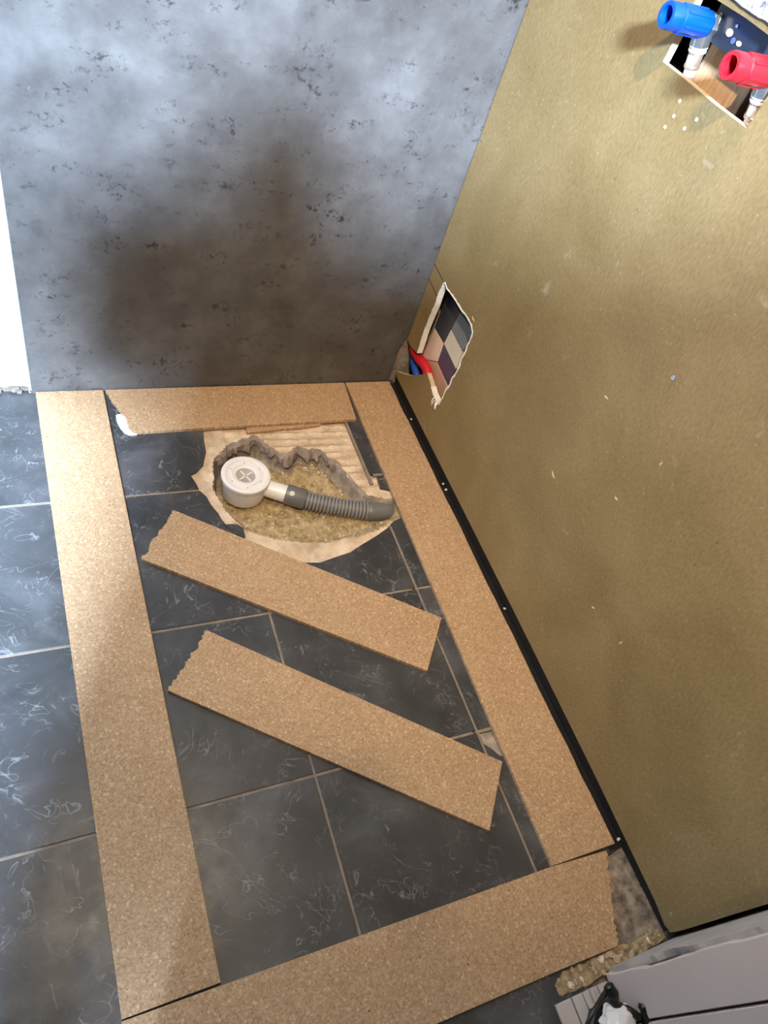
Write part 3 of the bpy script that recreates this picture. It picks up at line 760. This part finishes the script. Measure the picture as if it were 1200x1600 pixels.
# arc-length corrugation
acc = [0.0]
for a, b in zip(path, path[1:]): acc.append(acc[-1] + (b - a).length)
tot = acc[-1]; NR = 18
def at_s(s_): return min(range(len(acc)), key=lambda q: abs(acc[q] - s_))
bm = newbm(); tube(bm, path[::16], .0186, 28); HOSE = plain('grey_hose', (.12, .12, .125), .4, .5, 0, .08, 30); link('hose_core', bm, HOSE, hose, True)
RIB_LIT = plain('lit_hose_rib', (.24, .24, .245), .33, .5, 0, .06, 30)  # ribs coloured lighter than the core to imitate light catching the ridges
for k in range(NR):
    c_ = at_s(tot * (k + .5) / NR); a_, b_ = path[max(0, c_ - 4)], path[min(len(path) - 1, c_ + 4)]; tn_ = (b_ - a_).normalized(); h_ = tot / NR
    bm = newbm(); lathe(bm, path[c_], tn_, [(.0180, -.36 * h_), (.0222, -.26 * h_), (.0232, -.10 * h_), (.0232, .10 * h_), (.0222, .26 * h_), (.0180, .36 * h_)], 32); link('hose_rib', bm, RIB_LIT, hose, True)
bm = newbm(); d45 = (p5 - p4).normalized()
tube(bm, [p4 - d45 * .004, p4, p4 + d45 * .004, p5 - d45 * .014, p5 - d45 * .003, p5 + Vector((.012, -.004, -.006)), p5 + Vector((.020, -.006, -.014))], [.020, .0225, .0235, .0240, .0242, .021, .016], 30); link('end_socket', bm, GREYPL, hose, True)
bm = newbm()
sp = p1 + (p2 - p1) * .30 + Vector((-.006, -.010, .0215)); nn = Vector((-.25, -.45, .86)).normalized()
lathe(bm, sp, nn, [(.0062, -.002), (.0062, .0012), (.005, .0015), (0, .0015)], 8); o = link('sticker', bm, STICK, hose); o['label'] = 'small round pale sticker'
bm = newbm()
RC = p5 + Vector((.004, 0, 0))
tube(bm, [RC + Vector((.004 * math.sin(a * 3), 0, 0)) + Vector((0, math.cos(a), math.sin(a))) * .0268 for a in [k * math.pi * 1.5 / 20 + 2.6 for k in range(21)]], .0016, 8); link('red_seal', bm, REDPL, hose, True)

# ------------------------------------------------------------------ rubble, sill profile and black holder at the near right corner
RUB = plain('plaster_rubble', (.50, .39, .26), .9, .2, 0, .4, 70, .001); RUBW = plain('pale_plaster', (.72, .63, .53), .9, .2, 0, .15, 70, .001)
r = random.Random(17)
spots = [(872,1532,7),(880,1520,8),(890,1540,14),(893,1515,8),(905,1512,9),(908,1530,8),(916,1522,7),(925,1505,9),(930,1520,8),(938,1500,14),(948,1510,12),(952,1492,16),(962,1500,14),(970,1488,10),(978,1480,8),(985,1492,13),(995,1480,9),(1003,1478,8),(1000,1490,9),(1012,1470,9),(1020,1466,8),(1026,1455,8),(1015,1455,6),(920,1512,6),(900,1524,6),(958,1480,6),(1030,1462,7),(935,1512,6),(884,1530,9),(898,1534,9),(912,1538,7),(942,1520,9),(968,1494,11),(976,1500,9),(990,1484,10),(1008,1482,7),(945,1494,9),(926,1514,10),(876,1545,6),(1018,1474,7)]
for k, (x, y, s) in enumerate(spots):
    p = FL(x, y, 0); sr = s * .00062; bm = newbm(); chunk(bm, (0, 0, 0), sr, 100 + k, .75)
    o = link('plaster_chunk', bm, RUBW if k in (2, 5, 9, 19) else RUB); o.location = (p.x, p.y, sr * .40)
    if k == 2: tag(o, 'largest pale plaster chunk at the left end of the rubble line', 'rubble', 'plaster rubble by the near wall end')
    else: tag(o, 'small beige plaster chunk in the rubble between the near strip and wall end', 'rubble', 'plaster rubble by the near wall end')
rb_ = [FL(*p, 0) for p in ((866, 1540), (880, 1518), (905, 1508), (930, 1496), (955, 1482), (985, 1474), (1010, 1458), (1032, 1452), (1040, 1464), (1000, 1492), (960, 1512), (930, 1532), (900, 1548), (874, 1556))]
pr = []
for k in range(len(rb_)):
    a_, b_ = rb_[k], rb_[(k + 1) % len(rb_)]; pr.append(a_); pr += ragged(a_, b_, 6, .0016, 60 + k)
bm = newbm(); prism(bm, [p + Vector((0, 0, .0022)) for p in pr], (0, 0, 1), .003, .0012)
link('rubble_bed', bm, plain('rubble_dust', (.33, .245, .15), .95, .1, 0, .6, 80, .003), floor)
# white plastic crumbs in the gap
for k, (x, y) in enumerate(((690, 757), (694, 766), (962, 1313), (771, 955), (655, 655))):
    p = FL(x, y, .012); bm = newbm(); chunk(bm, (0, 0, 0), .0042, 300 + k, .7); o = link('chip', bm, RUBW); o.location = (-.003, p.y, .0135 if False else .014)
    tag(o, 'white crumb lying in the gap along the olive board', 'crumb', 'white crumbs in the board gap')
# ribbed sill profile
sill = empty('sill_profile', (-.2, -1.43, 0)); tag(sill, 'whitish ribbed threshold profile on the floor beside the wall end', 'threshold')
SILL = plain('off_white_profile', (.52, .47, .44), .35, .5, 0, .06, 12)
for k, (x0, x1, h) in enumerate(((-.245, -.216, .006), (-.214, -.196, .010), (-.195, -.184, .013), (-.183, -.177, .017), (-.176, -.169, .015), (-.168, -.150, .020))):
    bm = newbm(); prism(bm, [(x0, -1.432, h), (x1, -1.432, h), (x1, -1.85, h), (x0, -1.85, h)], (0, 0, 1), h, .0012); link('profile_rib', bm, SILL, sill)
# black plastic holder with white crumpled film
hold = empty('black_holder', (-.12, -1.50, .02)); tag(hold, 'black plastic clip with two prongs holding crumpled white film by the wall end', 'clip')
def onpx(x, y, z): return FL(x, y, z)
zt = .055
bm = newbm(); tube(bm, smooth_path([onpx(905, 1625, zt - .02), onpx(925, 1585, zt), onpx(940, 1560, zt), onpx(950, 1546, zt)], 6), [.003 + .0015 * k / 18 for k in range(19)], 10); link('arm', bm, BLACKPL, hold, True)
bm = newbm(); tube(bm, smooth_path([onpx(949, 1542, zt + .006), onpx(953, 1552, zt + .002), onpx(960, 1568, zt), onpx(972, 1574, zt - .004), onpx(985, 1580, zt), onpx(998, 1590, zt)], 6), .0062, 12); link('clip_bar', bm, BLACKPL, hold, True)
for (a, b, rr_) in (((950, 1538), (957, 1562), .0095), ((1003, 1566), (1014, 1596), .0115)):
    bm = newbm(); tube(bm, smooth_path([onpx(*a, zt + .010), onpx((a[0] + b[0]) / 2 + 3, (a[1] + b[1]) / 2, zt + .006), onpx(*b, zt - .006)], 5), [rr_ * .55] + [rr_ * .8] * 4 + [rr_] * 6, 14); link('prong', bm, BLACKPL, hold, True)
bm = newbm(); prism(bm, [onpx(930, 1575, .03), onpx(955, 1556, .03), onpx(1005, 1590, .03), onpx(1010, 1640, .03), onpx(915, 1640, .03)], (0, 0, 1), .028, .003); link('body', bm, BLACKPL, hold)
bm = newbm(); bmesh.ops.create_icosphere(bm, subdivisions=4, radius=1)
cF = onpx(968, 1600, .048)
for v in bm.verts:
    n0 = mnoise.noise(v.co * 2.3) * .22 + abs(mnoise.noise(v.co * 5.1)) * .25
    q = v.co * (1 + n0); v.co = Vector((cF.x + q.x * .026, cF.y + q.y * .026, cF.z + q.z * .014))
link('film', bm, WHITEPL, hold, True)

# ------------------------------------------------------------------ pendant lamps
def pendant(loc, aim, power, label, soft, cone):
    lamp = empty('pendant_spot', loc); tag(lamp, label, 'lamp', 'warm spot lamps above the bathroom floor')
    L = Vector(loc); ax = (Vector(aim) - L).normalized()
    bm = newbm(); lathe(bm, L - ax * .09, ax, [(0, 0), (.03, .002), (.05, .02), (.05, .085), (.044, .085), (.044, .022), (0, .014)], 32); link('housing', bm, WHITEPL, lamp, True)
    bm = newbm(); tube(bm, [L - ax * .09, (L - ax * .09) + Vector((0, 0, .04)), Vector((L.x - ax.x * .09, L.y - ax.y * .09, ZC))], .006, 10); link('rod', bm, WHITEPL, lamp)
    ld = bpy.data.lights.new('bulb', 'SPOT'); ld.energy = power; ld.color = (1.0, .78, .53); ld.shadow_soft_size = soft
    ld.spot_size = math.radians(cone); ld.spot_blend = 1.0
    lo = bpy.data.objects.new('bulb', ld); COL.objects.link(lo); lo.location = loc
    lo.rotation_euler = ax.to_track_quat('-Z', 'Y').to_euler()
pendant(LAMP, (0, -.50, .90), 255, 'white spot lamp aimed at the shower corner from above the photographer', .035, 66)
pendant(LAMP2, (-.42, -.70, 0), 76, 'white spot lamp hanging above the broken-out pit', .10, 84)

# ------------------------------------------------------------------ the photographer, whose soft shadow falls on the panel and floor
def person():
    fd = Vector((.42, .907, 0)).normalized(); rt = Vector((fd.y, -fd.x, 0)); B0_ = Vector((-1.08, -1.80, 0))
    def P(f_, r_, z): return B0_ + fd * f_ + rt * r_ + Vector((0, 0, z * 1.045))
    V, E, Rr = [], [], []
    def add(p, r_, par=None):
        V.append(p); Rr.append(r_); i = len(V) - 1
        if par is not None: E.append((par, i))
        return i
    pel = add(P(-.06, 0, .93), (.155, .115)); w_ = add(P(-.02, 0, 1.08), (.145, .11), pel); ch = add(P(.04, 0, 1.25), (.165, .12), w_); nb = add(P(.08, 0, 1.385), (.12, .08), ch)
    nk = add(P(.135, 0, 1.42), (.058, .058), nb); hd = add(P(.22, 0, 1.42), (.08, .09), nk); h2 = add(P(.265, 0, 1.455), (.08, .09), hd); add(P(.285, 0, 1.49), (.055, .06), h2)
    add(P(.31, 0, 1.375), (.014, .014), hd)
    for s_ in (-1, 1): add(P(.21, .088 * s_, 1.43), (.012, .018), hd)
    for s_ in (-1, 1):
        hp = add(P(-.06, .085 * s_, .86), (.098, .1), pel); kn = add(P(-.03, .075 * s_, .48), (.070, .068), hp); an = add(P(-.07, .075 * s_, .085), (.042, .045), kn)
        he = add(P(-.08, .075 * s_, .045), (.042, .04), an); ba = add(P(.07, .085 * s_, .038), (.045, .034), an); add(P(.15, .09 * s_, .030), (.036, .026), ba)
        sh = add(P(.07, .20 * s_, 1.36), (.075, .075), nb); el = add(P(.14, .22 * s_, 1.12), (.05, .05), sh)
        c = CAM + (ROT @ Vector((.075 * s_, -.02, .06)))
        wr = add(c + ROT @ Vector((.03 * s_, -.035, .055)), (.028, .024), el); pm = add(c + ROT @ Vector((.012 * s_, 0, .02)), (.036, .017), wr)
        for k in range(4):
            b_ = c + ROT @ Vector((.006 * s_, .030 - .018 * k, .0)); ln = (.92, 1.0, .95, .78)[k]
            k1 = add(b_, (.0095, .0095), pm); k2 = add(b_ + ROT @ Vector((-.020 * s_, .012, -.014)) * ln, (.009, .009), k1); add(b_ + ROT @ Vector((-.045 * s_, .010, -.006)) * ln, (.0075, .0075), k2)
        t1 = add(c + ROT @ Vector((.010 * s_, .035, .035)), (.0115, .0115), pm); add(c + ROT @ Vector((-.025 * s_, .045, .030)), (.0095, .0095), t1)
    me = bpy.data.meshes.new('person'); me.from_pydata([tuple(v) for v in V], E, []); o = bpy.data.objects.new('person', me); COL.objects.link(o)
    sk = o.modifiers.new('skin', 'SKIN'); sk.use_smooth_shade = True
    if not me.skin_vertices: 
        bpy.context.view_layer.objects.active = o
    for i, r_ in enumerate(Rr): me.skin_vertices[0].data[i].radius = r_
    me.skin_vertices[0].data[0].use_root = True
    sb = o.modifiers.new('sub', 'SUBSURF'); sb.levels = 1; sb.render_levels = 1
    me.materials.append(CLOTH)
    tag(o, 'photographer in dark clothes standing behind the camera, seen only as a soft shadow', 'person')
    ph = newbm(); M = Matrix.Translation(CAM) @ ROT.to_4x4()
    prism(ph, [M @ Vector(v) for v in ((-.078, -.03, .03), (.078, -.03, .03), (.078, .045, .03), (-.078, .045, .03))], ROT @ Vector((0, 0, -1)), .009, .002)
    tag(link('phone', ph, BLACKPL), 'black phone held by the photographer', 'phone')
person()
